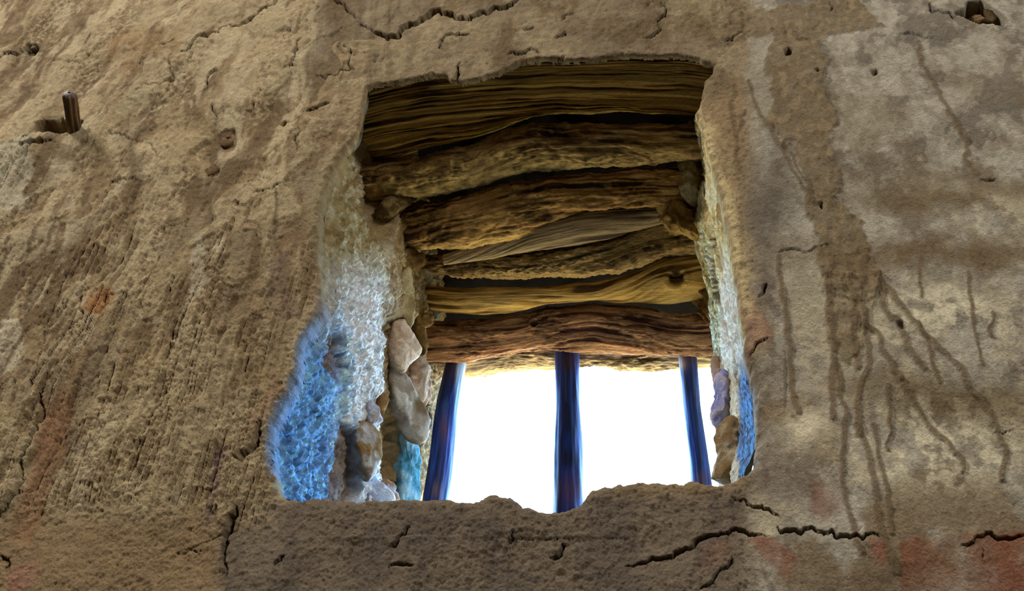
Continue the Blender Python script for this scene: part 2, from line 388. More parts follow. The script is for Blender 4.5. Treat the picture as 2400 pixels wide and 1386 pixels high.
# cracks and ledges: points, half width px, depth m, ledge m
CR = [
 ([(-70, 150), (0, 140), (40, 130), (60, 115), (72, 108)], 3, .010, .004),
 ([(690, -20), (680, 2), (655, 10), (625, 28), (600, 45), (575, 60), (560, 66), (540, 62), (525, 70), (500, 88), (480, 95), (455, 118), (430, 133)], 3.2, .014, .005),
 ([(415, 105), (400, 110), (378, 113), (358, 135), (332, 140), (330, 152)], 2.6, .010, .005),
 ([(402, 140), (405, 165), (403, 198), (385, 204), (340, 206), (325, 220)], 2.2, .007, .003),
 ([(470, 218), (487, 185), (500, 174), (514, 170)], 2.4, .009, .003),
 ([(500, 248), (506, 282)], 2, .007, 0),
 ([(580, 262), (592, 236)], 2, .006, 0),
 ([(788, 12), (810, 20), (820, 35), (845, 52)], 2.8, .010, -.003),
 ([(848, 66), (880, 80), (905, 87), (925, 85), (940, 65), (960, 55), (995, 42), (1008, 32), (1035, 30), (1060, 35), (1090, 43), (1115, 36), (1145, 32), (1180, 18), (1208, 2), (1220, -20)], 3.6, .016, .006),
 ([(1098, 79), (1075, 80), (1050, 86), (1034, 98), (1031, 120)], 3, .012, .004),
 ([(1078, 150), (1074, 165), (1072, 186)], 3.2, .012, .003),
 ([(810, 112), (828, 135), (830, 168), (808, 174), (795, 186), (765, 190), (745, 182)], 2.4, .008, .004),
 ([(1225, 68), (1240, 72), (1250, 62)], 2, .006, 0),
 ([(1300, 90), (1318, 86), (1328, 76)], 2, .006, .002),
 ([(1318, 50), (1322, 38), (1348, 32)], 2, .006, .002),
 ([(1506, 86), (1530, 78), (1548, 62), (1540, 50), (1560, 35), (1550, 10)], 2, .008, .003),
 ([(718, 268), (745, 262), (775, 252)], 2.6, .009, .002),
 ([(670, 165), (695, 140), (708, 95)], 2, .006, .003),
 ([(660, 282), (700, 272)], 2, .006, 0),
 ([(1190, 128), (1225, 122), (1262, 124)], 2.2, .008, .003),
 ([(1250, 140), (1300, 135), (1325, 131)], 2.2, .008, .003),
 ([(155, 640), (112, 760), (100, 840), (78, 920)], 2, .005, .003),
 ([(200, 690), (188, 715), (196, 735), (165, 775), (150, 790)], 2.2, .007, .003),
 ([(110, 905), (101, 970), (74, 1044), (54, 1098), (40, 1166), (0, 1212), (-40, 1260)], 3, .010, -.006),
 ([(0, 1300), (20, 1310), (15, 1330)], 3, .01, .003),
 ([(608, 985), (603, 1040), (575, 1060), (552, 1076)], 3.6, .013, -.006),
 ([(628, 1030), (634, 1060), (632, 1085)], 2.4, .008, .003),
 ([(556, 1190), (538, 1215), (526, 1250), (523, 1290), (531, 1352)], 3.6, .014, -.006),
 ([(646, 1330), (655, 1320), (669, 1306)], 3.4, .012, .003),
 ([(555, 1240), (410, 1294), (470, 1290)], 1.6, .004, .001),
 ([(915, 1285), (935, 1262), (962, 1238)], 3, .009, .003),
 ([(912, 1333), (970, 1328)], 2, .007, 0),
 ([(1190, 1270), (1205, 1240)], 3.2, .010, .003),
 ([(1290, 1305), (1315, 1290), (1318, 1270)], 3.2, .010, .003),
 ([(1465, 1325), (1530, 1310), (1590, 1296), (1630, 1272), (1690, 1252), (1722, 1244), (1745, 1248), (1760, 1258), (1795, 1263)], 3, .011, .004),
 ([(1822, 1240), (1845, 1249), (1885, 1246), (1930, 1258), (1960, 1268), (1985, 1262), (2020, 1272), (2060, 1270)], 3, .011, .004),
 ([(1712, 1166), (1750, 1178), (1790, 1196), (1830, 1220)], 2.4, .007, .002),
 ([(1640, 1386), (1690, 1340), (1715, 1310)], 2, .006, .003),
 ([(1760, 828), (1770, 812), (1785, 798), (1800, 790)], 2.6, .010, .003),
 ([(1775, 700), (1790, 680), (1797, 668)], 3.2, .010, .002),
 ([(1905, 475), (1870, 470)], 1, .0, .0),
 ([(1700, 98), (1720, 88), (1740, 72)], 2.6, .008, .002),
 ([(2250, 1292), (2280, 1278), (2320, 1256), (2360, 1268), (2410, 1258)], 2.4, .008, .003),
 ([(2330, 1016), (2350, 1018), (2372, 1010)], 1.8, .006, .001),
 ([(2182, 5), (2186, 30), (2215, 32), (2238, 48)], 2, .008, .002),
 ([(1945, 0), (1952, 15), (1945, 25)], 1.6, .005, .001),
 ([(2110, 85), (2150, 85), (2190, 95)], 1.6, .004, .001),
 ([(1815, 590), (1850, 582), (1900, 585), (1950, 570)], 1.4, .004, .002),
 ([(2298, 415), (2335, 412)], 1.6, .005, .001),
 ([(700, 360), (690, 330), (700, 300)], 1.6, .004, .001),
 ([(135, 340), (55, 355), (75, 330), (85, 318)], 2.6, .008, -.003),
 ([(200, 150), (195, 170), (175, 190)], 1.8, .005, .002),
 ([(95, 128), (150, 145), (195, 152), (215, 130)], 1.4, .004, .002),
 ([(255, 310), (295, 318), (345, 330), (365, 360)], 1.6, .005, .002),
 ([(250, 430), (290, 415), (335, 420)], 1.8, .005, .002),
 ([(590, 460), (640, 450), (660, 435)], 1.6, .005, .002),
 ([(2300, 1290), (2300, 1320)], 1.6, .005, .0),
]
for pts, wpx, dep, led in CR:
    q = jag(pts, 5, 3)
    lo = q.min(0) - 70; hi = q.max(0) + 70
    b = (U > lo[0]) & (U < hi[0]) & (Vv > lo[1]) & (Vv < hi[1])
    wob = 2.2 * pn2(X[b] * 60, Z[b] * 50, 151)
    d, s, t = seg_dist(U[b] + wob, Vv[b] + wob, q)
    taper = np.clip(np.minimum(t, 1 - t) * 8, .35, 1)
    h[b] -= dep * 1.3 * np.exp(-(d / (.95 * wpx * taper * (.75 + .75 * pn2(X[b] * 25, Z[b] * 25, 152)))) ** 2)
    h[b] -= led * .5 * s * np.exp(-d / 20) * sst(0, .12, t) * sst(1, .88, t)
    C[b] *= (1 - .35 * np.exp(-(d / wpx) ** 2))[:, None]  # crack lines darkened in the colour, painted shade

# mud tubes and run-off beads on the right wall
TB = [
 ([(1755, 190), (1765, 235), (1780, 268), (1803, 298), (1830, 345), (1855, 400), (1880, 440), (1905, 475)], 3.5, .003),
 ([(1835, 340), (1860, 370), (1880, 420), (1900, 440)], 3, .002),
 ([(2150, 100), (2158, 150), (2190, 195), (2225, 262), (2262, 315), (2272, 325), (2262, 365), (2290, 400)], 4, .0025),
 ([(1825, 600), (1833, 690), (1845, 785), (1852, 850), (1862, 920), (1872, 965)], 5, .003),
 ([(1945, 600), (1942, 690), (1948, 760), (1955, 850), (1948, 900), (1952, 980)], 6, .003),
 ([(1960, 840), (1968, 900), (1979, 950), (1978, 1050), (1974, 1130), (1982, 1180), (2000, 1240), (2020, 1300)], 5, .003),
 ([(1990, 620), (2005, 720), (2000, 800), (2012, 860)], 7, .003),
 ([(2025, 600), (2020, 700), (2030, 780), (2040, 850), (2020, 900), (2012, 980), (2012, 1020)], 6, .003),
 ([(2012, 1000), (2040, 1080), (2052, 1160), (2060, 1230), (2075, 1290), (2100, 1350)], 6, .0025),
 ([(2050, 1000), (2062, 1090), (2080, 1180), (2088, 1260)], 5, .0025),
 ([(2028, 760), (2054, 778), (2066, 820), (2090, 860), (2110, 895)], 4.5, .0035),
 ([(2110, 895), (2140, 940), (2170, 985), (2205, 1025), (2238, 1065), (2256, 1090), (2256, 1110)], 4.5, .0035),
 ([(2060, 640), (2070, 690), (2072, 728), (2108, 760), (2122, 800), (2145, 850), (2165, 872)], 5, .0035),
 ([(2060, 650), (2095, 700), (2130, 745), (2165, 790), (2205, 828), (2250, 868), (2280, 925), (2310, 960), (2335, 1005), (2358, 1060), (2345, 1130)], 5, .0035),
 ([(2150, 760), (2180, 830), (2200, 900)], 4, .0015),
 ([(2080, 910), (2084, 980), (2086, 1020), (2076, 1040), (2084, 1058)], 4, .003),
 ([(2325, 735), (2318, 765), (2325, 790)], 3, .003),
 ([(2270, 640), (2280, 740), (2300, 860)], 4, .0012),
 ([(1720, 200), (1712, 260), (1725, 330), (1730, 400)], 4, .0018),
 ([(1745, 260), (1735, 290), (1725, 320)], 3, .0018),
 ([(2160, 580), (2155, 640), (2160, 700)], 5, .001),
 ([(650, 450), (648, 520), (660, 600)], 3, .001),
 ([(30, 560), (0, 640), (-30, 720)], 3, .002),
 ([(100, 510), (60, 610), (40, 680), (0, 770)], 3, .002),
 ([(140, 500), (115, 560), (80, 640), (60, 720)], 3, .002),
 ([(75, 740), (50, 800), (20, 860), (0, 890)], 3, .003),
 ([(520, 790), (535, 770), (548, 745)], 3, .003),
]
for pts, wpx, hh in TB:
    q = jag(pts, 3, 2)
    lo = q.min(0) - 40; hi = q.max(0) + 40
    b = (U > lo[0]) & (U < hi[0]) & (Vv > lo[1]) & (Vv < hi[1])
    wob = 3 * pn2(X[b] * 40, Z[b] * 40, 161)
    d, s, t = seg_dist(U[b] + wob, Vv[b], q)
    w = 1.35 * wpx * (1 + .5 * pn2(X[b] * 18, Z[b] * 18, 162))
    k = np.exp(-(d / w) ** 4)
    h[b] += hh * (k - .30 * np.exp(-((d / w) * 2.6) ** 2))
    C[b] = mixc(C[b], (100, 84, 62), k * .85)

# broken-out holes in the plaster
def hollow(poly, depth, c, soft=4, w=.8):
    global C
    mk = pmask(poly, soft, .22)
    h[...] = h - depth * mk; C = mixc(C, c, mk * w)
hollow([(88, 302), (108, 292), (135, 290), (150, 283), (172, 296), (194, 288), (190, 300), (168, 312), (140, 318), (118, 314), (88, 320)], .050, (92, 74, 52))
hollow([(58, 112), (68, 104), (88, 103), (92, 112), (80, 124), (66, 122)], .016, (98, 84, 62), 3)
hollow([(2243, 36), (2268, 22), (2272, 6), (2300, 2), (2325, 20), (2345, 34), (2359, 52), (2350, 64), (2325, 58), (2295, 58), (2268, 44)], .055, (98, 80, 56), 4)
hollow([(1840, 122), (1848, 116), (1858, 120), (1856, 130), (1845, 131)], .030, (90, 72, 50), 3)
hollow([(1908, 168), (1916, 164), (1924, 170), (1916, 176)], .010, (90, 72, 50), 3)
hollow([(2042, 166), (2054, 162), (2060, 168), (2048, 174)], .008, (96, 78, 56), 3)
hollow([(512, 306), (526, 300), (548, 302), (550, 324), (546, 345), (520, 350), (512, 330)], .006, (112, 88, 62), 3)
hollow([(478, 398), (500, 382), (516, 398), (500, 412), (484, 418)], .006, (112, 88, 62), 3)
hollow([(2098, 762), (2110, 758), (2118, 775), (2105, 785)], .008, (150, 140, 118), 3)
hollow([(655, 285), (668, 278), (674, 284), (662, 292)], .010, (92, 76, 54), 3)
hollow([(1920, 480), (1930, 478), (1928, 494)], .008, (90, 74, 52), 3)

# rolled lip into the opening
lipr = .007 + .014 * sst(880, 800, U) * sst(300, 380, Vv) + .006 * sst(1080, 1140, Vv) + .012 * sst(1640, 1700, U) * sst(250, 350, Vv)
lipr = lipr + .018 * sst(1700, 1740, U) * sst(820, 900, Vv) * sst(1120, 1080, Vv)
y = -h
# the wash of the face thins out near the opening's edge and turns to the reveal's crust
hdc = np.clip(hd, 0, None)
roll = np.where(hdc < lipr, lipr - np.sqrt(np.clip(lipr ** 2 - (lipr - hdc) ** 2, 0, None)), 0)
y = y + roll + np.clip(-hd, 0, .02) * (1.5 + 6 * sst(300, 420, Vv))
# pull the vertices just inside the outline back onto it
Xu = np.gradient(X, axis=1); Xv = np.gradient(X, axis=0); Zu = np.gradient(Z, axis=1); Zv = np.gradient(Z, axis=0)
hu = np.gradient(hd, axis=1); hv = np.gradient(hd, axis=0); det = Xu * Zv - Xv * Zu
gx_ = (hu * Zv - hv * Zu) / det; gz_ = (hv * Xu - hu * Xv) / det
gl = np.maximum(np.hypot(gx_, gz_), .5); pull = np.where((hd < 0) & (hd > -.02), -hd, 0) / gl ** 2
cell = np.maximum(np.hypot(Xu, Zu), np.hypot(Xv, Zv))
X = X + gx_ * pull; Z = Z + gz_ * pull
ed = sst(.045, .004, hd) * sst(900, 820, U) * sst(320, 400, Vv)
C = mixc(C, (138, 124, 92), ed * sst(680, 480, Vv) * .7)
C = mixc(C, (96, 128, 165), sst(.016, .002, hd) * sst(900, 820, U) * sst(640, 800, Vv) * sst(1120, 1080, Vv) * .8)  # blue sky light painted along the left lip
pw = sst(.055, .0, hd) * sst(1600, 1640, U) * sst(225, 260, Vv) * sst(860, 740, Vv)
C = mixc(C, (186, 168, 124), pw * (.55 + .8 * fbm2(X * 40, Z * 14, 4, 172)) * 1.0)
y -= pw * .003 * np.abs(fbm2(X * 60, Z * 25, 3, 173))
y -= ed * .003 * np.abs(fbm2(X * 110, Z * 80, 3, 171))
keep = hd > -cell * 1.5
V3 = np.stack([X, y, Z], -1).reshape(-1, 3)
Fq = grid_faces(nr, nc)[:, ::-1]
kf = keep.reshape(-1)[Fq].all(1)
Fq = Fq[kf]
# skirt: the same wall continues to the room's corners
RX0, RX1, RZ0, RZ1 = -7.5, 5.5, -1.4, 7.2
RY0 = -8.0
idx = np.arange(nr * nc).reshape(nr, nc)
per = [idx[0, :-1], idx[:-1, -1], idx[-1, :0:-1], idx[:0:-1, 0]]
cor = [(RX0, RZ1), (RX1, RZ1), (RX1, RZ0), (RX0, RZ0)]
ring0 = np.concatenate(per); tgt = []
for k in range(4):
    a = np.array(cor[k]); b = np.array(cor[(k + 1) % 4]); n = len(per[k])
    tgt.append(a + (b - a) * (np.arange(n) / n)[:, None])
tgt = np.vstack(tgt); Cf = C.reshape(-1, 3)
base = V3[ring0]; rings = [base]; colr = [Cf[ring0]]
K = 60
for k in range(1, K + 1):
    s = (k / K) ** 2.0
    xz = base[:, [0, 2]] * (1 - s) + tgt * s
    hh = (.014 * fbm2(xz[:, 0] * 1.6, xz[:, 1] * 1.6, 3, 11) + .006 * fbm2(xz[:, 0] * 6, xz[:, 1] * 6, 2, 21)) * (1 - s)
    f = sst(0, .03, s); cn = sst(-.5, .5, fbm2(xz[:, 0] * 3.2, xz[:, 1] * 2.4, 5, 81, .6))
    yy = base[:, 1] * (1 - f) - hh * f
    rings.append(np.stack([xz[:, 0], yy, xz[:, 1]], 1))
    colr.append(Cf[ring0] * (1 - f) + (lin((104, 88, 64)) * (1 - cn[:, None]) + lin((136, 118, 88)) * cn[:, None]) * f)
nP = len(ring0); off = len(V3)
Vall = np.vstack([V3] + rings[1:]); Call = np.vstack([Cf] + colr[1:])
rid = np.vstack([ring0[None]] + [off + np.arange(nP)[None] + k * nP for k in range(K)])
Fs = []
for k in range(K):
    a = rid[k]; b = rid[k + 1]
    Fs.append(np.stack([a, b, np.roll(b, -1), np.roll(a, -1)], 1))
Fs = np.vstack(Fs)
used = np.zeros(len(Vall), bool); used[Fq.ravel()] = True; used[Fs.ravel()] = True
remap = np.cumsum(used) - 1
GAIN = 1.35
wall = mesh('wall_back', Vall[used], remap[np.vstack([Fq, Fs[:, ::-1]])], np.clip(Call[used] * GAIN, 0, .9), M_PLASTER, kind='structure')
wall['label'] = 'cracked brown mud plaster wall around the small barred opening'

# ------------------------------------------------------------------ masonry behind the plaster, and the unseen rest of the room, closed to keep sky light out
MUD = lin((118, 100, 74)) * 1.3
core = [((RX0, .09, RZ0), (-.80, .86, RZ1)), ((.20, .09, RZ0), (RX1, .86, RZ1)),
        ((-.80, .09, RZ0), (.20, .86, .62)), ((-.80, .09, 2.03), (.20, .86, RZ1))]
for lo, hi in core: box('masonry_core', lo, hi, MUD, M_PLASTER, wall)
box('floor', (RX0, RY0, RZ0 - .1), (RX1, 0, RZ0), MUD * .6, M_PLASTER, kind='structure')
box('unseen_ceiling', (RX0, RY0, RZ1), (RX1, 0, RZ1 + .1), MUD * .8, M_PLASTER, kind='structure')
box('unseen_wall_left', (RX0 - .1, RY0, RZ0), (RX0, 0, RZ1), MUD, M_PLASTER, kind='structure')
box('unseen_wall_right', (RX1, RY0, RZ0), (RX1 + .1, 0, RZ1), MUD, M_PLASTER, kind='structure')
box('unseen_wall_front', (RX0, RY0 - .1, RZ0), (RX1, RY0, RZ1), MUD, M_PLASTER, kind='structure')
# sunlit ground outside
gx, gy = np.meshgrid(np.linspace(-30, 30, 90), np.linspace(.86, 45, 80))
gz = -.9 + .12 * fbm2(gx * .2, gy * .2, 4, 3)
mesh('desert_ground', np.stack([gx, gy, gz], -1).reshape(-1, 3), grid_faces(80, 90), lin((205, 176, 128)), M_STONE, kind='structure')

# ------------------------------------------------------------------ reveals of the opening
def crust(a, b, seed, k=1.0):
    """knobbly plaster relief on a reveal, a along the depth, b up the height"""
    return k * (.007 * fbm2(a * 9, b * 7, 3, seed) + .0060 * np.abs(fbm2(a * 55, b * 32, 3, seed + 5)) + .0030 * fbm2(a * 120, b * 80, 2, seed + 9))
# left reveal
lx = plane_xz(H_LEFT[::-1])          # top to bottom
lz = np.linspace(.66, 2.03, 430); ly = np.linspace(.024, .86, 270)
Yg, Zg = np.meshgrid(ly, lz)
o_ = np.argsort(lx[:, 1]); xf = np.interp(lz, lx[o_, 1], lx[o_, 0])
xf = np.convolve(np.pad(xf, 6, 'edge'), np.ones(13) / 13, 'valid')
bx_ = np.interp(Yg, [0, .86], [-.69, -.705])
s_ = sst(0, .22, Yg)
Xg = (xf[:, None] - .0030) * (1 - s_) + bx_ * s_
PU, PV = to_px(np.stack([np.full_like(Yg, -.69), Yg, Zg], -1))
wu = PU + 7 * pn2(Yg * 30, Zg * 22, 5) + 3 * pn2(Yg * 80, Zg * 60, 6); wv = PV + 9 * pn2(Yg * 30, Zg * 22, 7)
def jm(poly, soft=5):
    d, _, _ = seg_dist(wu, wv, np.asarray(poly, float), True)
    return sst(-soft, soft, np.where(inside(wu, wv, poly), d, -d))
D_ = crust(Yg, Zg, 201, 1.5)
crd, crs, _ = seg_dist(wu, wv, [(752, 700), (768, 745), (790, 830), (801, 900), (800, 985), (790, 1060), (780, 1170)])
D_ += .012 * sst(4, -4, crs * crd) - .012 * np.exp(-(crd / 5) ** 2) * sst(700, 760, wv)
dent = jm([(765, 775), (785, 800), (795, 850), (785, 885), (765, 880), (755, 830)], 6)
slot1 = jm([(800, 985), (830, 1020), (835, 1060), (828, 1180), (775, 1180), (790, 1070)], 4)
slot2 = jm([(893, 930), (925, 940), (940, 990), (945, 1180), (880, 1180), (890, 1060)], 4)
D_ += -.012 * dent - .030 * slot1 - .035 * slot2
slit = np.exp(-((seg_dist(wu, wv, [(680, 960), (700, 1040), (712, 1100), (718, 1130)])[0]) / 6) ** 2)
D_ -= .012 * slit
D_ -= .085 * sst(1.535, 1.575, Zg + .10 * Yg) * sst(.26, .22, Yg)
D_ += sst(640, 760, PV) * sst(880, 850, PU) * (.006 * np.abs(fbm2(Yg * 50, Zg * 26, 3, 207)))
D_ -= .022 * sst(885, 905, PU) * sst(730, 760, PV)
Xg = Xg + D_ * sst(.022, .05, Yg)
up = sst(640, 480, PV); lowr = sst(560, 830, PV)
JC = np.broadcast_to(lin((150, 136, 98)), Yg.shape + (3,)).copy()
nz = fbm2(Yg * 30, Zg * 14, 4, 221, .6)
JC = mixc(JC, (118, 98, 58), sst(0, .5, nz) * .8)
JC = mixc(JC, (184, 178, 158), sst(.0, .5, -nz) * .6)
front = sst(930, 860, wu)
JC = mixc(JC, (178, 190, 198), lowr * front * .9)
JC = mixc(JC, (98, 152, 205), sst(700, 860, PV) * sst(835, 790, wu) * .95)  # blue sky light painted into the plaster colour, here and in the next line
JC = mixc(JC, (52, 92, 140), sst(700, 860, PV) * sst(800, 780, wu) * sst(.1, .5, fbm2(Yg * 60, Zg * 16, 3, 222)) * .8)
JC = mixc(JC, (226, 234, 242), sst(560, 740, PV) * np.exp(-((wu - 848) / 50) ** 2) * (.75 + .5 * nz))  # brightest column, light painted as pale blue-white
JC = mixc(JC, (110, 82, 52), np.clip(dent + slot1 + slot2, 0, 1) * .85)
JC = mixc(JC, (128, 102, 66), sst(885, 905, PU + 25 * nz) * (.85 - .25 * sst(780, 700, PV)))
JC = JC * (1 + .30 * fbm2(Yg * 90, Zg * 60, 3, 223) + .35 * lowr * front * fbm2(Yg * 55, Zg * 22, 3, 224))[..., None]
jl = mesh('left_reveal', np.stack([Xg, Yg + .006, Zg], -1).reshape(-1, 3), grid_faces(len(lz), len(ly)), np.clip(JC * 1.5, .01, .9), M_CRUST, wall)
jl['label'] = 'rough crusted left reveal, blue light painted low down and ochre above'

# right reveal: front edge and back edge traced, depth follows
rv = np.array([-60, 149, 168, 190, 225, 262, 330, 400, 450, 520, 560, 600, 660, 700, 760, 830, 900, 960, 1010, 1060, 1110, 1170, 1300])
ru = np.array([1676, 1676, 1670, 1650, 1644, 1626, 1628, 1632, 1612, 1600, 1622, 1640, 1655, 1664, 1668, 1672, 1690, 1684, 1690, 1690, 1684, 1684, 1684])
rf = np.array(H_RIGHT, float)
vv = np.linspace(120, 1230, 420)
uf = np.interp(vv, rf[:, 1], rf[:, 0]) + 3
uf = np.convolve(np.pad(uf, 5, 'edge'), np.ones(11) / 11, 'valid')
ub = np.interp(vv, rv, ru) + 4 * pn2(vv * .03, vv * 0, 5) + 2 * pn2(vv * .1, vv * 0, 6)
ss = np.linspace(0, 1, 120)
Sg, VG = np.meshgrid(ss, vv)
UG = uf[:, None] * (1 - Sg) + ub[:, None] * Sg
YG = .026 + .012 * sst(860, 940, VG) + .46 * Sg ** 1.1
PR = on_y(UG, VG, 0.0); dr = raydir(UG, VG)
tR = (YG + DIST) / dr[..., 1]; PR = ORG + dr * tR[..., None]
ext = []
for k, yy in enumerate((.60, .72, .86)):
    e = PR[:, -1:].copy(); e[..., 0] += .012 * (k + 1); e[..., 1] = yy; ext.append(e)
PR = np.concatenate([PR] + ext, 1)
yr = PR[..., 1]; zr = PR[..., 2]
pu, pv = to_px(PR)
dR = crust(yr, zr, 301, .8)
cd, cs, _ = seg_dist(pu + 3 * pn2(yr * 20, zr * 20, 3), pv, [(1668, 560), (1672, 640), (1680, 690), (1693, 736), (1708, 790), (1724, 840), (1728, 900)])
dR += -.016 * np.exp(-(cd / 3.0) ** 2)
cd2, _, _ = seg_dist(pu + 3 * pn2(yr * 20, zr * 20, 4), pv, [(1640, 360), (1650, 420), (1658, 480), (1676, 560), (1690, 650)])
dR += -.008 * np.exp(-(cd2 / 2.5) ** 2)
PR[..., 0] += -dR * sst(.024, .07, yr) + .06 * sst(270, 225, pv)
RC = np.broadcast_to(lin((206, 188, 132)), yr.shape + (3,)).copy()
nz = fbm2(yr * 16, zr * 10, 4, 321, .6)
RC = mixc(RC, (150, 122, 70), sst(.05, .5, nz) * .8)
RC = mixc(RC, (226, 220, 188), sst(.0, .5, -nz) * .8)
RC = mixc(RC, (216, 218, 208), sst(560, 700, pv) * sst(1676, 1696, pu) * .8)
RC = mixc(RC, (196, 178, 140), sst(820, 900, pv) * .8)
RC = mixc(RC, (40, 62, 100), sst(820, 900, pv) * sst(1730, 1740, pu) * .9)  # blue sky light on the lower front edge, painted into the colour
RC = mixc(RC, (96, 160, 225), sst(820, 900, pv) * sst(1730, 1740, pu) * sst(-.1, .2, fbm2(yr * 160, zr * 14, 3, 9)) * .95)  # bright streaks of the same painted sky light
RC = mixc(RC, (120, 80, 46), np.exp(-(cd / 4) ** 2) * .7)
RC = mixc(RC, (150, 82, 52), np.exp(-((pu - 1629) / 6) ** 2 - ((pv - 482) / 12) ** 2) * .9)
RC = RC * (1 + .2 * fbm2(yr * 50, zr * 60, 3, 323))[..., None]
jr = mesh('right_reveal', PR.reshape(-1, 3), grid_faces(PR.shape[0], PR.shape[1])[:, ::-1], np.clip(RC * 1.25, .01, .9), M_CRUST, wall)
jr['label'] = 'pale yellow right reveal split by a long vertical crack'

# sill
sb = plane_xz(H_BOT); o_ = np.argsort(sb[:, 0])
xs_ = np.linspace(-.80, .20, 240); ys_ = np.linspace(.014, .87, 90)
XS, YS = np.meshgrid(xs_, ys_)
zf = np.interp(xs_, sb[o_, 0], sb[o_, 1])
s_ = sst(0, .5, YS)
ZS = (zf[None] - .002) * (1 - s_) + (.70 + .12 * s_) * s_ + .006 * fbm2(XS * 20, YS * 20, 4, 401) * sst(.02, .1, YS)
sl = mesh('sill', np.stack([XS, YS + .004, ZS], -1).reshape(-1, 3), grid_faces(90, 240), lin((120, 104, 84)) * 1.4, M_PLASTER, wall)
# mud bed above the lintels
ys_ = np.linspace(.03, .87, 60); XS, YS = np.meshgrid(np.linspace(-.9, .25, 90), ys_)
ZS = np.interp(YS, [.0, .16, .5, .76, .87], [2.03, 2.01, 1.89, 1.77, 1.70]) + .010 * fbm2(XS * 12, YS * 12, 3, 411)
mesh('mud_bed', np.stack([XS, YS, ZS], -1).reshape(-1, 3), grid_faces(60, 90)[:, ::-1], lin((27, 20, 18)), M_CRUST, wall)  # near-black colour paints the shade in the gaps between beams

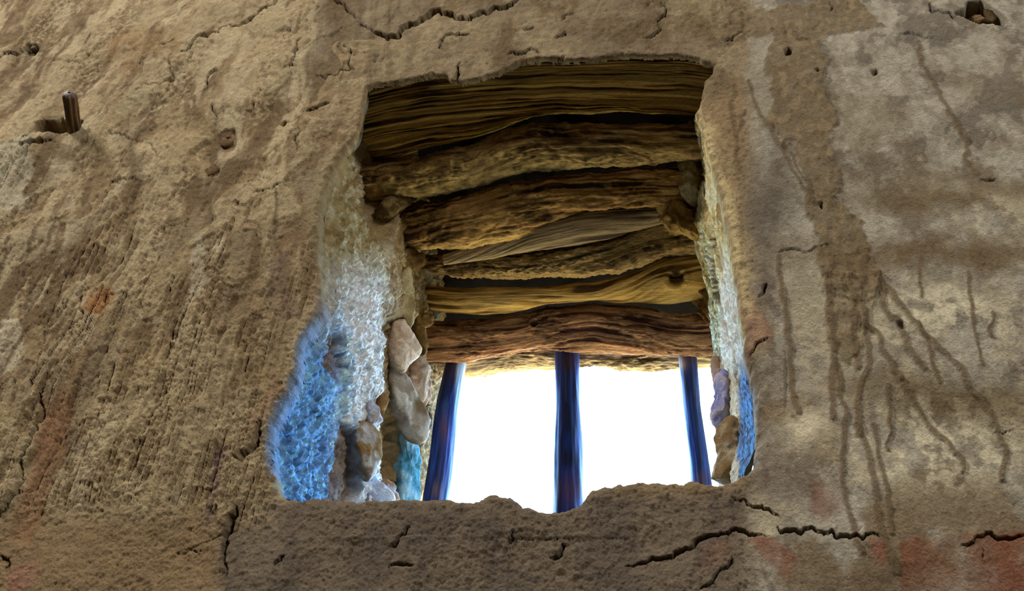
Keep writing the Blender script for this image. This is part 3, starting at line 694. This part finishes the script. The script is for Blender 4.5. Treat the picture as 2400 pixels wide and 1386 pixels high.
# ------------------------------------------------------------------ lintel beams
def beam(name, Yc, top_px, bot_px, pal, label, flat=.85, grain=.0016, lump=.004, gscale=1.0, nx=300, nv=105, nb=24, mat=M_WOOD, seed=0, knots=(), fx=2.2, extra=None, slant=0):
    tp = np.array(top_px, float); bp = np.array(bot_px, float)
    u = np.linspace(max(tp[0, 0], bp[0, 0]), min(tp[-1, 0], bp[-1, 0]), nx)
    vt = np.interp(u, tp[:, 0], tp[:, 1]); vb = np.interp(u, bp[:, 0], bp[:, 1])
    k = np.ones(15) / 15
    vt = np.convolve(np.pad(vt, 7, 'edge'), k, 'valid'); vb = np.convolve(np.pad(vb, 7, 'edge'), k, 'valid')
    Ycs = Yc + slant * (u - 1280) / 400
    dm = raydir(u, (vt + vb) / 2)
    e = np.arctan2(dm[:, 2], dm[:, 1])
    Cc = ORG + dm * ((Ycs + DIST) / dm[:, 1])[:, None]
    nrm = np.stack([0 * e, np.cos(e), np.sin(e)], 1)
    def hit(v):
        d = raydir(u, v); t = ((Cc - ORG) * nrm).sum(1) / (d * nrm).sum(1); return ORG + d * t[:, None]
    T = hit(vt); B = hit(vb)
    Cm = (T + B) / 2; half = (T - B) / 2; a = np.linalg.norm(half[:, 1:], axis=1)
    e1 = np.stack([0 * a, half[:, 1] / a, half[:, 2] / a], 1)
    e2 = -nrm
    phi = np.concatenate([np.linspace(-.12, np.pi + .12, nv), np.linspace(np.pi + .12, 2 * np.pi - .12, nb + 2)[1:-1]])
    cs, sn = np.cos(phi), np.sin(phi)
    sq = 1 / (np.abs(cs) ** 2.6 + np.abs(sn) ** 2.6) ** (1 / 2.6)
    cs, sn = cs * sq, sn * sq
    xx = Cm[:, None, 0] + 0 * phi[None]
    arc = phi[None] * a[:, None]
    N = cs[None, :, None] * e1[:, None] + sn[None, :, None] * e2[:, None]
    A = a[:, None] * np.ones_like(phi)[None]
    Pm = Cm[:, None] + (A * cs)[..., None] * e1[:, None] + (A * flat * sn)[..., None] * e2[:, None]
    # lumps, ridges along the grain, knots
    wx = xx; wa = arc + .008 * pn2(xx * 3, arc * 9, seed + 1) + .004 * pn2(xx * 9, arc * 26, seed + 4)
    for (ku, ka, kr) in knots:
        kx = np.interp(ku, u, Cm[:, 0]); ca = ka * np.interp(ku, u, a)
        rr = np.exp(-(((xx - kx) / (kr * 1.8)) ** 2 + ((arc - ca) / kr) ** 2))
        wa = wa + rr * np.sign(arc - ca) * kr * .6
    g1 = 1 - 2 * np.abs(pn2(wx * fx + 5, wa * 70 * gscale, seed + 2)); g2 = 1 - 2 * np.abs(pn2(wx * fx * 2.3, wa * 170 * gscale, seed + 3))
    g0 = pn2(wx * fx * .7, wa * 26 * gscale, seed + 6)
    lf = fbm2(xx * 9, arc * 24, 4, seed + 7)
    disp = grain * (.9 * g0 + g1 + .6 * g2) + lump * lf
    disp -= grain * 3.5 * sst(.30, .5, g0)
    cv = np.zeros_like(xx)
    for (ku, ka, kr) in knots:
        kx = np.interp(ku, u, Cm[:, 0]); ca = ka * np.interp(ku, u, a)
        d2 = np.sqrt(((xx - kx) / kr) ** 2 + ((arc - ca) / (kr * .9)) ** 2)
        hole = sst(.75, .5, d2); disp += -.030 * hole + .006 * np.exp(-((d2 - 1) / .3) ** 2); cv += hole
    t = sst(-.45, .45, lf + .35 * g0 + .25 * pn2(xx * 30, arc * 60, seed + 8))
    c = lin(pal[0]) * (1 - t[..., None]) + lin(pal[1]) * t[..., None]
    hl = sst(.25, .6, .6 * g1 + .4 * fbm2(xx * 6, wa * 40, 3, seed + 9) + .25)
    c = c * (1 - .7 * hl[..., None]) + lin(pal[2]) * .7 * hl[..., None]
    c = c * (.80 + .42 * g1 + .18 * g2)[..., None]
    if mat is M_WOOD:
        cr_ = fbm2(xx * 26, wa * 75, 4, seed + 12, .62); cm = sst(-.5, .5, fbm2(xx * 5, arc * 10, 2, seed + 13))
        disp += .0050 * cm * np.abs(cr_) - .0012
        c = c * (1 - .5 * cm * sst(.05, .4, -cr_))[..., None]
        w_ = (.75 * cm * sst(.15, .5, cr_))[..., None]; c = c * (1 - w_) + lin(pal[2]) * w_
    if extra is not None:
        c, disp = extra(c, disp, np.interp(xx, Cm[:, 0], u), phi[None] + 0 * xx, xx, arc)
    c = c * (1 - .5 * np.clip(cv, 0, 1)[..., None])
    Pm = Pm + N * disp[..., None]
    n, q = xx.shape
    F = grid_faces(n, q, True)
    V = Pm.reshape(-1, 3); base = len(V)
    V = np.vstack([V, Cm[:1], Cm[-1:]])
    i = np.arange(q); j = (i + 1) % q
    caps = np.concatenate([np.stack([i, np.full(q, base), np.full(q, base), j], 1)[:0]])
    o = mesh(name, V[:-2], F, np.clip(c.reshape(-1, 3), .004, .85), mat)
    o['kind'] = 'thing'; tag(o, label, 'beam', 'lintel beams over the opening')
    return o

DARK = [(40, 27, 13), (92, 66, 32), (160, 128, 76)]
OCHR = [(84, 56, 20), (150, 110, 46), (196, 158, 88)]
REDB = [(66, 34, 26), (122, 74, 50), (168, 124, 84)]

beam('lintel_beam', .135,
     [(790, 200), (860, 172), (1000, 140), (1200, 112), (1300, 100), (1450, 95), (1600, 98), (1740, 115)],
     [(790, 392), (835, 372), (880, 372), (920, 366), (990, 345), (1100, 322), (1150, 306), (1200, 284), (1250, 270), (1320, 262), (1400, 262), (1450, 258), (1540, 262), (1625, 270), (1740, 285)],
     [(62, 43, 14), (116, 88, 38), (206, 170, 96)], 'broad front lintel beam with deep wavy grain, right under the plaster edge',
     flat=.55, grain=.0030, lump=.004, gscale=1.45, nx=420, nv=270, mat=M_GRAIN, seed=500, fx=1.0,
     extra=lambda c, d, u, ph, x, a: (c * (.75 + .95 * sst(.9, 1.7, ph + .5 * pn2(x * 3, a * 30, 88)) * sst(-.1, .35, pn2(x * 1.6, a * 120, 89)))[..., None], d - .0035 * sst(.12, 0, np.abs(pn2(x * 1.3, a * 34, 90)))))  # lower half brightened in the colour, painted highlight streaks
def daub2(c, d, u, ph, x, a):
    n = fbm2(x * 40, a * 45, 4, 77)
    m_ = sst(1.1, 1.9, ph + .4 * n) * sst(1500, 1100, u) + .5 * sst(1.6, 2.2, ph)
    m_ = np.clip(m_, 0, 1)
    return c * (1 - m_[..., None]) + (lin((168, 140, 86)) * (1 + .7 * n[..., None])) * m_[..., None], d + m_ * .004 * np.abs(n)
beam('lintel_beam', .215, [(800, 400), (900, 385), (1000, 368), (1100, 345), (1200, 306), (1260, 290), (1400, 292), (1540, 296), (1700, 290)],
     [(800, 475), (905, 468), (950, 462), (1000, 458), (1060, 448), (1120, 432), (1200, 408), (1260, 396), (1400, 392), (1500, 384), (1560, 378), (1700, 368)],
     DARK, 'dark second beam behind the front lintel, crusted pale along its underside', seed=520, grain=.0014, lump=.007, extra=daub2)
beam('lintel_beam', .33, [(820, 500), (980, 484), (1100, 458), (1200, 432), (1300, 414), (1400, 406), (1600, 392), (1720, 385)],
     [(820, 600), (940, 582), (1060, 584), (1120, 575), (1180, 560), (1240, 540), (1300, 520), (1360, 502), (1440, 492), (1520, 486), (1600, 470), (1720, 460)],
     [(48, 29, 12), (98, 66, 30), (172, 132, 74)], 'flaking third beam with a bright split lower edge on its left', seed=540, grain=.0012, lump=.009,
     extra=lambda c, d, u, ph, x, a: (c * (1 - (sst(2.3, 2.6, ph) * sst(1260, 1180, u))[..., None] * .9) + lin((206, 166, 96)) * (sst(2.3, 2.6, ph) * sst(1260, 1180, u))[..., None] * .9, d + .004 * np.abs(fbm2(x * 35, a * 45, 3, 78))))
beam('lintel_beam', .395, [(1040, 600), (1150, 560), (1250, 525), (1360, 498), (1540, 484), (1700, 470)],
     [(1040, 620), (1150, 606), (1200, 596), (1280, 584), (1350, 572), (1430, 560), (1500, 536), (1560, 520), (1700, 500)],
     [(66, 52, 36), (104, 84, 58), (150, 126, 90)], 'short smooth grey-brown fourth beam slanting up to the right', seed=560, grain=.0014, lump=.002, mat=M_GRAIN, nx=240, nv=70)
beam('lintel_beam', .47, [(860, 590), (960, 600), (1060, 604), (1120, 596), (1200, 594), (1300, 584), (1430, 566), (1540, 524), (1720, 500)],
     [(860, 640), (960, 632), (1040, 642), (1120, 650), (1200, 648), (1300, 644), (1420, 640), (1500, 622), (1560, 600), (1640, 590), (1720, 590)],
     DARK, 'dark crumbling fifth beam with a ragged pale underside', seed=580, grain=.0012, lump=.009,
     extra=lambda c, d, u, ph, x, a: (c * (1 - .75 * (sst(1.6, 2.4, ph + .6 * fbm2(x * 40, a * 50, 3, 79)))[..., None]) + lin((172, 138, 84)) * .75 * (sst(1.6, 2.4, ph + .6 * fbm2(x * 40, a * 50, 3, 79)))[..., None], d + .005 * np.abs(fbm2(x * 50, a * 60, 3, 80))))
beam('lintel_beam', .565, [(880, 664), (980, 670), (1100, 676), (1250, 674), (1400, 662), (1480, 640), (1560, 606), (1640, 596), (1720, 598)],
     [(880, 712), (990, 724), (1050, 732), (1120, 737), (1190, 735), (1240, 724), (1290, 714), (1400, 706), (1480, 708), (1560, 712), (1650, 700), (1740, 698)],
     OCHR, 'smooth ochre sixth beam with a square knot hole at its right end', seed=600, grain=.0012, lump=.003, mat=M_GRAIN, knots=((1586, 1.5, .027),), nx=340, nv=120)
beam('lintel_beam', .665, [(880, 758), (1000, 754), (1120, 752), (1200, 742), (1290, 722), (1400, 712), (1520, 722), (1580, 736), (1640, 738), (1760, 730)],
     [(880, 846), (1010, 850), (1100, 846), (1160, 834), (1230, 824), (1290, 822), (1400, 828), (1500, 832), (1600, 832), (1670, 830), (1760, 830)],
     REDB, 'wide reddish-brown seventh beam directly above the window bars', seed=620, grain=.0013, lump=.006, mat=M_WOOD, knots=((1260, 1.2, .012),), nx=340, nv=130)
beam('lintel_beam', .80, [(880, 830), (1010, 832), (1200, 808), (1400, 812), (1670, 815), (1760, 815)],
     [(880, 884), (1010, 886), (1060, 884), (1120, 880), (1180, 872), (1260, 866), (1330, 862), (1400, 860), (1440, 864), (1500, 868), (1530, 872), (1580, 866), (1630, 862), (1680, 858), (1760, 856)],
     [(120, 92, 54), (180, 150, 96), (226, 200, 150)], 'outermost pale beam edge seen against the sky behind the bars', seed=640, grain=.0012, lump=.006)

# ------------------------------------------------------------------ window bars
def bar(path, rad, label, seed, colfun):
    """path: pixel points top to bottom with depth"""
    pts = np.array(path, float)
    P_ = np.array([on_y(p[0], p[1], p[2]) for p in pts])
    t = np.linspace(0, 1, len(P_)); tt = np.linspace(0, 1, 160)
    Cc = np.stack([np.interp(tt, t, P_[:, k]) for k in range(3)], 1)
    for k in range(3): Cc[:, k] = np.convolve(np.pad(Cc[:, k], 8, 'edge'), np.ones(17) / 17, 'valid')
    rr = np.interp(tt, np.linspace(0, 1, len(rad)), rad)
    ph = np.linspace(0, 2 * np.pi, 64, endpoint=False)
    A, Tt = np.meshgrid(ph, tt)
    zz = Cc[:, 2][:, None] + 0 * A
    n = fbm2(np.cos(A) * 1.6 + np.sin(A) * .7 + 4, zz * 4, 3, seed)
    gr = pn2(A * 5.0, zz * 6, seed + 1) * sst(0, .5, A) * sst(2 * np.pi, 2 * np.pi - .5, A)
    R_ = rr[:, None] * (1 + .07 * n + .035 * gr)
    V = np.stack([Cc[:, 0][:, None] + R_ * np.cos(A), Cc[:, 1][:, None] + R_ * np.sin(A) * .9, zz], -1)
    C_ = colfun(A, zz, n, gr, *to_px(V))
    o = mesh('window_bar', V.reshape(-1, 3), grid_faces(160, 64, True), np.clip(C_.reshape(-1, 3), .003, .9), M_BAR)
    return tag(o, label, 'bar', 'wooden bars across the opening')
def blue_bar(spots):
    def f(A, zz, n, gr, pu, pv):
        C_ = np.broadcast_to(lin((8, 46, 122)), A.shape + (3,)).copy()  # blue tint put into the wood colour all over
        C_ = mixc(C_, (6, 26, 74), sst(-.1, .3, n))
        C_ = mixc(C_, (60, 110, 180), sst(.28, .45, gr + .2 * n) * .35)
        for cu, cv, su, sv, c, w in spots:
            C_ = mixc(C_, c, np.exp(-((pu - cu) / su) ** 2 - ((pv - cv) / sv) ** 2 + .8 * gr) * w * sst(.6, .2, np.sin(A)))
        return C_
    return f
bar([(1079, 800, .74), (1071, 845, .74), (1060, 890, .74), (1047, 960, .74), (1038, 1040, .74), (1032, 1100, .74), (1022, 1165, .74), (1000, 1300, .74), (985, 1420, .74)],
    [.027, .027, .0285, .030, .031, .031, .031, .031, .031], 'leftmost blue wooden bar, leaning, with sky highlight painted on its right side', 701,
    blue_bar([(1068, 860, 18, 30, (96, 62, 66), .5), (1040, 1010, 10, 35, (110, 78, 84), .5), (1022, 1150, 12, 20, (120, 80, 70), .5), (1085, 900, 9, 70, (190, 215, 230), .9), (1075, 1000, 7, 110, (170, 215, 235), .9)]))  # the two pale spots paint the sky highlight down its right side
bar([(1330, 790, .74), (1329, 830, .74), (1330, 900, .74), (1331, 960, .74), (1332, 1020, .74), (1332, 1100, .74), (1333, 1180, .74), (1334, 1300, .74), (1335, 1420, .74)],
    [.0325, .0325, .0325, .033, .036, .036, .036, .037, .037], 'thick middle wooden bar, upright and evenly deep blue', 711,
    blue_bar([(1330, 845, 30, 22, (52, 34, 44), .8), (1336, 1150, 30, 40, (110, 64, 60), .5), (1335, 1075, 30, 26, (6, 14, 44), .8)]))
bar([(1608, 790, .74), (1612, 840, .74), (1618, 900, .74), (1622, 960, .74), (1630, 1020, .74), (1638, 1080, .74), (1643, 1130, .74), (1655, 1250, .74), (1666, 1380, .74)],
    [.024, .0225, .021, .021, .022, .022, .024, .025, .025], 'thin rightmost blue wooden bar beside the right reveal', 721,
    blue_bar([(1600, 850, 10, 16, (170, 160, 150), .8), (1643, 1125, 20, 20, (100, 56, 50), .5), (1618, 840, 18, 20, (70, 50, 54), .7)]))

# ------------------------------------------------------------------ stones and mud lumps
def stone(outline, P0, N, thick, bulge, c1, c2, name='stone', parent=None, seed=0, rough=.003, mat=M_STONE, n=90, c3=None, sm=1, nf=1.0):
    ol = smooth_poly(outline, sm)
    d = np.r_[0, np.cumsum(np.linalg.norm(np.diff(np.vstack([ol, ol[:1]]), axis=0), axis=1))]
    s = np.linspace(0, d[-1], n, endpoint=False); cl = np.vstack([ol, ol[:1]])
    ol = np.stack([np.interp(s, d, cl[:, 0]), np.interp(s, d, cl[:, 1])], 1)
    N = np.asarray(N, float); N /= np.linalg.norm(N)
    W = on_plane(ol[:, 0], ol[:, 1], P0, N); ctr = W.mean(0)
    rows = []; 
    prof = [(.02, 1.0), (.12, 1.0), (.22, .99), (.32, .98), (.42, .96), (.52, .93), (.61, .89), (.70, .84), (.78, .77), (.85, .68), (.91, .54), (.95, .36), (.98, .1), (1.0, -.3)]
    for rho, hh in prof: rows.append(ctr + (W - ctr) * rho + N * bulge * hh)
    for rho, tt in ((1.0, .3), (.97, .6), (.85, .9), (.5, 1.0), (.02, 1.0)): rows.append(ctr + (W - ctr) * rho - N * (bulge * .4 + thick * tt))
    V = np.array(rows)
    k = 1 / .05
    f = fbm3(V[..., 0] * 22 * nf + seed, V[..., 1] * 22 * nf, V[..., 2] * 22 * nf, 4, seed)
    f2 = fbm3(V[..., 0] * 120, V[..., 1] * 120, V[..., 2] * 120, 2, seed + 3)
    fa = np.abs(fbm3(V[..., 0] * 16 + 3, V[..., 1] * 16, V[..., 2] * 16, 2, seed + 6)) + .5 * np.abs(fbm3(V[..., 0] * 50 + 3, V[..., 1] * 50, V[..., 2] * 50, 2, seed + 7))
    f = f - 1.6 * fa + .6
    dirs = V - (ctr - N * thick * .5); dirs /= np.linalg.norm(dirs, axis=-1, keepdims=True)
    V = V + dirs * (rough * f + rough * .35 * f2)[..., None]
    t = sst(-.5, .5, f + .4 * f2)[..., None]
    Cc = lin(c1) * (1 - t) + lin(c2) * t
    if c3 is not None:
        q = sst(0, .5, fbm3(V[..., 0] * 14, V[..., 1] * 14, V[..., 2] * 14, 2, seed + 9))[..., None]; Cc = Cc * (1 - q) + lin(c3) * q
    return mesh(name, V.reshape(-1, 3), grid_faces(len(rows), n, True), Cc, mat, parent)

def left_P(u, v, dx=0.0): return on_x(u, v, -.682 + dx)
NL = (.80, -.58, -.15)
stones = [
 # outline, reference pixel, plane shift, thickness, bulge, colours, label
 ([(823, 1045), (842, 1040), (858, 1078), (880, 1112), (905, 1142), (928, 1172), (924, 1200), (818, 1200)], (860, 1130), .000, .05, .012, (176, 186, 208), (206, 208, 214), (120, 110, 120), 'pale bluish stone low in the left reveal, pointed at the top'),
 ([(838, 985), (884, 1000), (894, 1050), (890, 1096), (872, 1132), (850, 1100), (836, 1056), (828, 1010)], (860, 1040), .018, .03, .010, (190, 186, 180), (150, 118, 72), (176, 196, 216), 'hanging tongue-shaped stone with a brown right flank'),
 ([(893, 1122), (915, 1128), (932, 1150), (938, 1180), (905, 1180), (888, 1140)], (915, 1145), -.005, .04, .008, (176, 170, 178), (150, 104, 66), None, 'small brown and white stone at the foot of the left reveal'),
 ([(924, 965), (950, 985), (975, 1020), (988, 1060), (990, 1110), (984, 1200), (936, 1200), (938, 1060), (930, 1000)], (960, 1080), .000, .05, .010, (76, 140, 165), (150, 190, 205), (90, 100, 80), 'tall teal-washed slab nearest the left bar'),
 ([(918, 752), (940, 742), (962, 768), (986, 806), (984, 832), (962, 852), (950, 876), (934, 862), (918, 838), (914, 796)], (950, 800), .010, .05, .012, (186, 158, 132), (206, 184, 160), None, 'smooth pinkish triangular stone below the beam ends'),
 ([(962, 858), (984, 830), (1000, 842), (1010, 880), (1012, 930), (1000, 958), (984, 944), (966, 915), (958, 885)], (985, 890), .000, .05, .014, (160, 128, 104), (196, 176, 156), None, 'rounded tan stone standing against the sky'),
 ([(912, 852), (936, 848), (960, 890), (985, 930), (1006, 962), (1008, 998), (996, 1044), (980, 1030), (950, 985), (926, 955), (910, 905)], (955, 940), .012, .04, .012, (150, 134, 116), (186, 176, 162), (112, 88, 58), 'mottled grey diagonal stone above the teal slab'),
 ([(1000, 990), (1010, 960), (1014, 985), (1008, 1020), (992, 1048), (986, 1036)], (1002, 1010), -.02, .03, .006, (190, 186, 184), (150, 130, 110), None, 'thin pale stone wedged beside the left bar'),
 ([(868, 930), (880, 940), (890, 965), (902, 990), (884, 998), (866, 1000), (860, 965)], (880, 970), .022, .03, .008, (190, 192, 206), (160, 140, 110), None, 'small pale pointed stone jutting under the plaster'),
 ([(892, 925), (906, 935), (906, 955), (896, 975), (888, 955)], (897, 950), .020, .02, .006, (186, 150, 96), (140, 100, 56), None, 'tiny ochre chip beside the jutting stone'),
 ([(938, 640), (960, 622), (968, 668), (972, 720), (966, 768), (948, 752), (930, 740), (924, 690)], (948, 700), .004, .04, .012, (150, 130, 88), (116, 94, 54), (176, 160, 120), 'tall ochre stone beside the sixth beam end'),
 ([(974, 690), (990, 700), (992, 735), (1000, 790), (998, 840), (988, 810), (976, 790), (970, 740)], (984, 760), -.002, .04, .010, (150, 116, 62), (110, 80, 40), None, 'narrow ochre mortar strip between stone and beams'),
 ([(984, 738), (1000, 732), (1018, 744), (1014, 764), (994, 772), (984, 762)], (1000, 752), .012, .03, .012, (160, 122, 72), (116, 82, 44), None, 'knobbly brown pebble at the seventh beam end'),
]
for i, (ol, ref, dx, th, bl, c1, c2, c3, lab) in enumerate(stones):
    o = stone(ol, left_P(ref[0], ref[1], dx), NL, th, bl, np.array(c1) * 1.0, c2, parent=wall, seed=30 + i, c3=c3, rough=.005)
    o['label'] = lab
# mud lumps packed round the beam ends
lumps = [
 ([(985, 462), (1003, 468), (1000, 484), (975, 505), (950, 530), (935, 560), (925, 590), (900, 600), (902, 560), (925, 520), (955, 490)], (.30, -.70), NL, .05, .014, (176, 146, 88), (134, 100, 50)),
 ([(920, 450), (960, 440), (985, 455), (960, 480), (925, 510), (895, 510), (895, 475)], (.24, 0), NL, .04, .012, (150, 124, 76), (96, 72, 36)),
 ([(940, 580), (985, 592), (1000, 612), (985, 625), (960, 632), (930, 650), (915, 620)], (.36, 0), NL, .05, .012, (150, 118, 62), (104, 76, 38)),
 ([(1540, 470), (1570, 462), (1600, 470), (1625, 500), (1635, 545), (1610, 560), (1585, 545), (1555, 532), (1540, 505)], (.36, 0), (-.5, -.8, -.3), .05, .016, (170, 136, 72), (120, 86, 38)),
 ([(1590, 380), (1615, 365), (1634, 385), (1640, 440), (1620, 480), (1600, 470), (1588, 440), (1598, 410)], (.30, 0), (-.5, -.8, -.3), .05, .014, (190, 176, 128), (150, 124, 70)),
 ([(1600, 290), (1622, 275), (1634, 300), (1632, 350), (1616, 372), (1604, 340)], (.22, 0), (-.5, -.8, -.3), .05, .012, (168, 144, 92), (120, 92, 50)),
 ([(1640, 600), (1654, 610), (1664, 660), (1670, 700), (1668, 760), (1655, 740), (1648, 690), (1640, 650)], (.56, 0), (-.6, -.75, -.2), .05, .012, (176, 132, 62), (122, 84, 34)),
 ([(1610, 700), (1640, 690), (1664, 712), (1672, 760), (1660, 764), (1640, 735), (1628, 718)], (.60, 0), (-.4, -.8, -.3), .04, .012, (150, 108, 52), (104, 72, 34)),
]
for i, (ol, (yy, _), N, th, bl, c1, c2) in enumerate(lumps):
    a = np.array(ol, float).mean(0)
    stone(ol, on_y(a[0], a[1], yy), N, th, bl, c1, c2, name='mud_lump', parent=wall, seed=70 + i, rough=.009, mat=M_CRUST, nf=1.6)
# stones of the right reveal
rstones = [
 ([(1668, 838), (1684, 832), (1694, 862), (1692, 905), (1680, 920), (1672, 890)], .40, (186, 140, 96), (200, 170, 150), 'orange stone edge below the right reveal crack'),
 ([(1690, 858), (1704, 872), (1712, 905), (1708, 950), (1694, 990), (1680, 1012), (1668, 985), (1668, 940), (1676, 895)], .34, (150, 150, 200), (190, 180, 200), 'violet-blue flat stone at the right reveal edge'),
 ([(1684, 1000), (1712, 975), (1732, 985), (1738, 1040), (1728, 1090), (1706, 1118), (1684, 1126), (1666, 1124), (1672, 1095), (1684, 1068), (1676, 1030)], .26, (190, 172, 140), (150, 120, 80), 'crumbling tan stone at the foot of the right reveal'),
]
for i, (ol, yy, c1, c2, lab) in enumerate(rstones):
    a = np.array(ol, float).mean(0)
    o = stone(ol, on_y(a[0], a[1], yy), (-.6, -.78, -.1), .05, .010, c1, c2, parent=wall, seed=50 + i, rough=.005); o['label'] = lab
# stones in the broken-out hole and flat chips in the plaster
for i, (ol, yy, c1, c2, lab) in enumerate([
 ([(2262, 42), (2280, 34), (2300, 40), (2312, 54), (2295, 60), (2270, 54)], .030, (112, 90, 62), (84, 66, 44), 'brown stone lying in the hole high on the right'),
 ([(2300, 22), (2322, 24), (2340, 42), (2344, 58), (2322, 60), (2306, 44)], .040, (96, 78, 54), (70, 56, 38), 'darker rounded stone in the hole high on the right'),
 ([(2282, 10), (2300, 8), (2312, 22), (2300, 34), (2284, 28)], .055, (84, 66, 46), (60, 48, 34), 'small dark stone at the back of the hole'),
 ([(514, 308), (528, 303), (547, 304), (548, 322), (518, 326)], .004, (118, 92, 64), (100, 76, 52), 'upper flat brown chip set in the left plaster'),
 ([(514, 330), (547, 326), (544, 342), (522, 348)], .005, (112, 86, 60), (94, 72, 50), 'lower flat brown chip set in the left plaster'),
 ([(481, 400), (500, 386), (514, 398), (500, 410), (486, 415)], .004, (116, 90, 66), (98, 76, 54), 'slanted flat brown chip below the pair of chips'),
 ([(64, 118), (72, 108), (86, 108), (90, 114), (78, 122)], .012, (104, 92, 70), (84, 72, 54), 'grey pebble in the small hole at upper left')]):
    a = np.array(ol, float).mean(0)
    w0 = on_y(a[0], a[1], 0.0)
    k = np.argmin((X - w0[0]) ** 2 + (Z - w0[2]) ** 2)
    ys0 = y.reshape(-1)[k]
    off_ = .004 if yy < .01 else -.012
    P0 = on_y(a[0], a[1], float(ys0) - .002 if yy < .01 else yy * .5)
    o = stone(ol, P0, (0, -1, -.1), .02, .003 if yy < .01 else .012, np.array(c1) * 1.15, np.array(c2) * 1.15, parent=wall, seed=90 + i, rough=.0015 if yy < .01 else .005, n=36); o['label'] = lab

# ------------------------------------------------------------------ the wooden peg
def peg():
    k = np.argmin((U - 172) ** 2 + (Vv - 306) ** 2)
    a0 = on_y(175, 306, .0); b = on_y(162, 216, -.10); a = a0 - (b - a0) * .5
    tt = np.r_[np.linspace(0, .96, 70), 1 - .04 * np.cos(np.linspace(0, np.pi / 2, 10))[1:]]
    ph = np.linspace(0, 2 * np.pi, 48, endpoint=False)
    ax = (b - a) / np.linalg.norm(b - a); e1 = np.cross(ax, (0, 1, 0)); e1 /= np.linalg.norm(e1); e2 = np.cross(ax, e1)
    A, T = np.meshgrid(ph, tt)
    cen = a + (b - a) * T[..., None] + e1 * (.010 * np.sin(T * 3.0))[..., None] * -1
    cap = np.where(T > .93, np.sqrt(np.clip(1 - ((T - .93) / .07) ** 2 * .98, 0, 1)) ** .8, 1)
    g_ = pn2(A * 2.4, T * 2, 7) * sst(0, .6, A) * sst(2 * np.pi, 2 * np.pi - .6, A)
    R_ = .0175 * (1 - .10 * (1 - T)) * cap * (1 + .07 * g_ + .05 * pn2(A * 1, T * 5, 8)) - .0035 * np.exp(-((A - 4.2) / .10) ** 2) - .003 * np.exp(-((A - 3.3) / .08) ** 2) - .003 * np.exp(-((A - 5.0) / .09) ** 2)
    V = cen + (R_ * np.cos(A))[..., None] * e1 + (R_ * np.sin(A))[..., None] * e2
    C_ = np.broadcast_to(lin((84, 66, 50)), A.shape + (3,)).copy()
    C_ = mixc(C_, (128, 100, 68), sst(.05, .4, g_)); C_ = mixc(C_, (46, 36, 30), sst(.05, .4, -g_) * .8)
    C_ = mixc(C_, (110, 104, 100), sst(.93, .99, T) * .5)
    o = mesh('wooden_peg', V.reshape(-1, 3), grid_faces(len(tt), 48, True), C_.reshape(-1, 3), M_BAR)
    tag(o, 'short dark weathered wooden peg sticking out of the upper left wall', 'peg')
peg()
